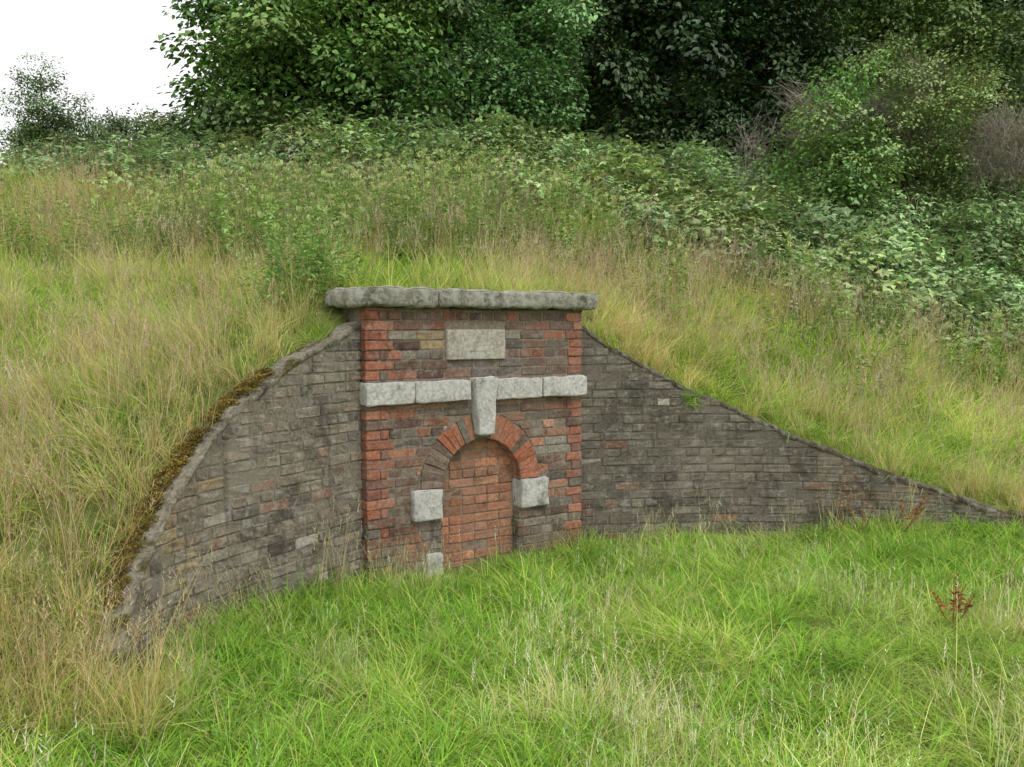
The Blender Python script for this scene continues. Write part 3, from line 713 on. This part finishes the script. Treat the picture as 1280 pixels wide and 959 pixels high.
# ------------------------------------------------------------------ trees
def tube(mb,pts,rad,col,k=7):
    pts=[Vector(p) for p in pts]; V=[];F_=[]
    for i,p in enumerate(pts):
        t=(pts[min(i+1,len(pts)-1)]-pts[max(i-1,0)]).normalized(); a=t.orthogonal().normalized(); b=t.cross(a)
        for j in range(k):
            an=6.283*j/k; V.append(p+(a*math.cos(an)+b*math.sin(an))*rad[i])
    for i in range(len(pts)-1):
        for j in range(k): F_.append((i*k+j,i*k+(j+1)%k,(i+1)*k+(j+1)%k,(i+1)*k+j))
    mb.add([tuple(v) for v in V],F_,col)
def tree(name,base,lobes,tint,col,dens=9,trunk=.18,scl=(.8,1.3),gap=.42,tw=None,bark=(.12,.10,.075)):
    par=empty(name); bz=float(hill([base[0]],[base[1]])[0])-.2; b=Vector((base[0],base[1],bz))
    mb=MB(); top=Vector(np.mean([l[:3] for l in lobes],axis=0))
    tube(mb,[b,b.lerp(top,.35)+Vector((.1,0,0)),b.lerp(top,.7)+Vector((-.08,.05,0)),top],[trunk,trunk*.75,trunk*.5,trunk*.25],bark)
    PP=[];TT=[]
    for (cx,cy,cz,rx,ry,rz) in lobes:
        c=Vector((cx,cy,cz)); s=b.lerp(top,random.uniform(.25,.6)); mid=s.lerp(c,.5)+Vector((random.uniform(-.2,.2),0,random.uniform(0,.3)))
        tube(mb,[s,mid,c],[trunk*.4,trunk*.25,trunk*.1],bark,5)
        for q in range(5):
            d=Vector(rng.normal(0,1,3)).normalized(); e=c+Vector((d.x*rx,d.y*ry,d.z*rz))*.85
            tube(mb,[c,c.lerp(e,.5)+Vector((0,0,.1)),e],[trunk*.12,trunk*.07,trunk*.03],bark,4)
        N=int(dens*(rx*ry+ry*rz+rx*rz)/3*4)
        d=rng.normal(0,1,(N,3)); d/=np.linalg.norm(d,axis=1,keepdims=True)
        r=1-np.abs(rng.normal(0,.25,N)); r*=1+.42*np.array([mnoise.noise(Vector(v*2.4)+c) for v in d])
        p=d*r[:,None]*np.array([rx,ry,rz])+np.array([cx,cy,cz])
        kk=np.array([mnoise.noise(Vector(v)*.9)+.5 for v in p])>gap-.22
        p=p[kk]; PP.append(p)
        cl_=np.array([1+.35*mnoise.noise(Vector(v)*1.3) for v in p])[:,None]
        TT.append(np.tile(tint,(len(p),1))*(1+rng.normal(0,.15,(len(p),1)))*cl_*random.uniform(.75,1.3)*np.array([random.uniform(.92,1.12),1,random.uniform(.85,1.1)]))
    P=np.concatenate(PP);T=np.clip(np.concatenate(TT),.05,3)
    gz=hill(P[:,0],P[:,1]); k=P[:,2]>gz+.1; P=P[k];T=T[k];N=len(P)
    mb.obj('trunk_and_limbs',M_bark,par,True)
    nsrc=len(col.objects)
    scatter('foliage',P,np.stack([rng.normal(0,.35,N),rng.normal(0,.35,N),rng.random(N)*6],1),rng.uniform(*scl,N),rng.integers(0,nsrc,N),T,col,par)
    if tw:
        for (cx,cy,cz,rx,ry,rz,N) in tw:
            d=rng.normal(0,1,(N,3)); d/=np.linalg.norm(d,axis=1,keepdims=True); p=d*rng.uniform(.4,1,(N,1))*np.array([rx,ry,rz])+np.array([cx,cy,cz])
            a=np.arctan2(d[:,1],d[:,0])
            scatter('bare_twigs',p,np.stack([rng.normal(0,.6,N),rng.normal(0,.6,N),a],1),rng.uniform(.5,1.0,N),rng.integers(0,3,N),np.tile([1.,1.,1.],(N,1)),C_twig,par)
    return par
tree('sycamore_tree',(-4,18.8),[(-4.8,18.2,7.6,1.3,1.3,1.3),(-3.6,18.8,9.1,1.6,1.6,1.5),(-4.5,18.6,9.2,.8,1.2,1.0),(-3.2,17.8,7.3,1.5,1.3,1.2),(-5.3,17.8,6.2,1.15,1.1,.9),(-3.9,17.2,6.1,1.4,1.1,.8),(-2.3,17.8,8.6,1.2,1.2,1.3),(-4.6,17.2,5.4,1.7,.9,.6),(-2.4,17.2,6.0,1.3,1,.8),(-6.0,18,7.9,.4,.4,.3),(-6.1,18,6.9,.45,.4,.35),(-3.4,16.9,8.2,.7,.5,.5),(-4.4,16.8,7.0,.7,.5,.4)],(.95,1.03,.85),C_spray,12)
tree('hazel_tree',(-.4,19.5),[(-1.2,18.8,7.6,1.2,1.2,1.2),(-.1,19.1,8.1,1.3,1.2,1.3),(.6,19.2,7.0,.85,1,.9),(-.9,19.0,9.3,1.3,1.2,1.1),(.5,19.4,9.3,1.2,1,1.0),(-.6,18.4,6.4,1.4,.9,.8),(.4,18.9,6.2,.8,.8,.6),(1.1,18.9,7.9,.5,.5,.4)],(.72,.95,.85),C_fine,13)
tree('yew_tree',(4,24),[(2.5,23,8.3,2.0,1.8,1.8),(4.6,23.2,8.6,2.0,1.8,1.9),(6.6,23.5,8.5,1.9,1.8,1.9),(3.4,23.2,10.6,2.2,1.8,1.8),(6.0,23.5,10.8,2.3,1.8,1.7),(4.0,22.6,6.6,2.4,1.2,1.2),(1.7,23.5,10.3,1.5,1.5,1.5),(6.5,22.6,6.6,1.6,1.2,1.1)],(.27,.34,.32),C_spray,8,scl=(.9,1.5))
tree('sycamore_sapling',(5.8,16.3),[(5.9,16.0,5.3,.7,.6,.5),(5.5,16.1,4.7,.7,.6,.45),(6.2,16.1,4.6,.75,.6,.5),(5.7,15.9,4.1,.9,.6,.4),(6.0,16.2,5.9,.4,.4,.35)],(1.2,1.25,1.1),C_spray,12,trunk=.06,scl=(.5,.8))
tree('hawthorn_bush',(8,18.6),[(7.0,18.4,6.4,1.1,1.1,.9),(8.2,18.6,6.7,1.3,1.2,1.0),(9.3,18.5,5.9,1.1,1.1,.9),(7.7,17.8,5.4,1.5,1.0,.9),(9.2,18.0,4.6,1.0,1,.6),(6.6,18.0,5.2,.9,.9,.8),(7.9,17.8,4.5,1.6,1,.7),(8.3,17.4,6.1,.9,.7,.7)],(1.1,1.12,.95),C_fine,9,trunk=.10,gap=.52,scl=(.6,1.0),
     tw=[(5.8,17.6,5.6,.6,.5,.8,35),(9.5,17.1,5.0,1.0,.6,.8,80),(8.0,18.2,6.0,1.5,.9,1.1,45),(4.6,17.2,5.0,.35,.3,.5,8)])
tree('ash_tree',(10,25),[(8.8,25,9.6,2.0,1.6,1.5),(11.5,25,8.8,2.2,1.8,1.8),(10.3,25.5,11,2.4,1.8,1.6),(13.5,25,8.5,2,1.8,2),(12,24.5,6.7,2.2,1.5,1.5)],(.8,.95,.72),C_fine,8,scl=(1.1,1.7))
tree('ash_tree.001',(-16.3,32),[(-16.9,32,9.4,1.1,1,1.0),(-15.9,32,8.7,1.2,1,.9),(-16.7,32,10.6,.6,.6,.7),(-17.4,32,8.2,1.0,1,.9),(-16,32,7.4,1.6,1,.9),(-15.3,32,9.5,.5,.5,.5)],(.62,.74,.62),C_fine,11,gap=.58,scl=(.8,1.2),trunk=.15)
tree('hawthorn_bush.001',(-11.3,26),[(-11.8,26,6.9,1.1,1,.8),(-10.6,26,7.0,1.1,1,.9),(-9.6,25.5,6.7,1.0,1,.9),(-12.8,26,6.2,1.0,1,.7),(-10.8,25.5,6.0,2,1,.7)],(.8,.84,.74),C_fine,12,gap=.45,scl=(.8,1.1))
PP=[]
for i in range(27):
    cx=-5+i*1.1+rng.normal(0,.4); cy=29+rng.normal(0,1.2); N=60
    d=rng.normal(0,1,(N,3)); d/=np.linalg.norm(d,axis=1,keepdims=True)
    PP.append(d*rng.uniform(.6,1,(N,1))*np.array([1.9,1.4,4.2])+np.array([cx,cy,9.5+rng.normal(0,.8)]))
P=np.concatenate(PP);N=len(P)
scatter('distant_woodland',P,np.stack([rng.normal(0,.4,N),rng.normal(0,.4,N),rng.random(N)*6],1),rng.uniform(1.7,2.5,N),rng.integers(0,4,N),np.tile([.38,.47,.42],(N,1))*rng.uniform(.7,1.2,(N,1)),C_spray)

# ---- dock plants (rusty)
M_leafd,nt,N_,L_=newmat('dry_leaf')
at=N_.new('ShaderNodeAttribute'); at.attribute_name='bcol'; p=N_.new('ShaderNodeBsdfDiffuse')
L_.new(at.outputs['Color'],p.inputs['Color']); o=N_.new('ShaderNodeOutputMaterial'); L_.new(p.outputs[0],o.inputs[0])
def dock(name,x,y,h,n=14,c=(.30,.13,.05),spread=.15,ls=.04,stems=3):
    mb=MB(); z=float(H([x],[y])[0]); b=np.array([x,y,z])
    for s in range(stems):
        d=rng.normal(0,spread,2); e=b+np.array([d[0]*h,d[1]*h,h*random.uniform(.65,1)])
        tube(mb,[tuple(b),tuple((b*.5+e*.5)+np.array([d[0],d[1],0])*.04),tuple(e)],[.004,.003,.0015],(.24,.13,.07),5)
        N=n; t=rng.uniform(.4,1,N)[:,None]; a=rng.random(N)*6.283
        leaves(mb,b+(e-b)*t,np.stack([np.cos(a),np.sin(a),rng.uniform(-.4,1.0,N)],1),rng.normal(0,1,(N,3)),ls*rng.uniform(.4,1.3,N)*(1.3-t[:,0]),ls*.32,cvar(c,N,.3))
    mb.obj(name,M_leafd)
dock('dock_plant',2.40,4.74,.29,20,(.34,.17,.065),.28,.055,5); dock('dock_plant.001',2.50,6.72,.64,16,(.26,.17,.11),.12,.045,3); dock('dock_plant.002',2.66,6.66,.54,16,(.28,.17,.11),.15,.045,3); dock('dock_plant.003',2.95,6.62,.42,14,(.34,.17,.07),.25,.06,4)

# ------------------------------------------------------------------ light, world, camera
S=Vector((.45,-.65,.95)); sun=D.lights.new('sun','SUN'); sun.energy=1.3; sun.angle=math.radians(16); sun.color=(1,.98,.94)
so=link(D.objects.new('sun',sun)); so.rotation_euler=S.to_track_quat('Z','Y').to_euler(); so.location=(5,-5,12)
w=D.worlds.new('World'); scene.world=w; w.use_nodes=True; nt=w.node_tree; nt.nodes.clear()
sky=nt.nodes.new('ShaderNodeTexSky'); sky.sky_type='NISHITA'; sky.sun_disc=False
sky.sun_elevation=math.asin(S.z/S.length); sky.sun_rotation=math.atan2(S.x,S.y)
tc=nt.nodes.new('ShaderNodeTexCoord'); cn=nz(nt,2.5,3,.5,tc.outputs['Generated'])
mr=nt.nodes.new('ShaderNodeMapRange'); nt.links.new(cn,mr.inputs[0]); mr.inputs[1].default_value=.3; mr.inputs[2].default_value=.7; mr.inputs[3].default_value=.88; mr.inputs[4].default_value=.98
c=mixc(nt,mr.outputs[0],sky.outputs[0],(12.9,12.9,12.9))
bg=nt.nodes.new('ShaderNodeBackground'); bg.inputs[1].default_value=.1; nt.links.new(c,bg.inputs[0])
ow=nt.nodes.new('ShaderNodeOutputWorld'); nt.links.new(bg.outputs[0],ow.inputs[0])
cam=D.cameras.new('camera'); co=link(D.objects.new('camera',cam)); co.location=(0,0,1.65); co.rotation_euler=(math.radians(90-3.6),0,0)
cam.sensor_width=36; cam.lens=31.16; cam.clip_end=1000; cam.clip_start=.05; scene.camera=co
scene.view_settings.view_transform='Standard'; scene.view_settings.look='None'; scene.view_settings.exposure=0
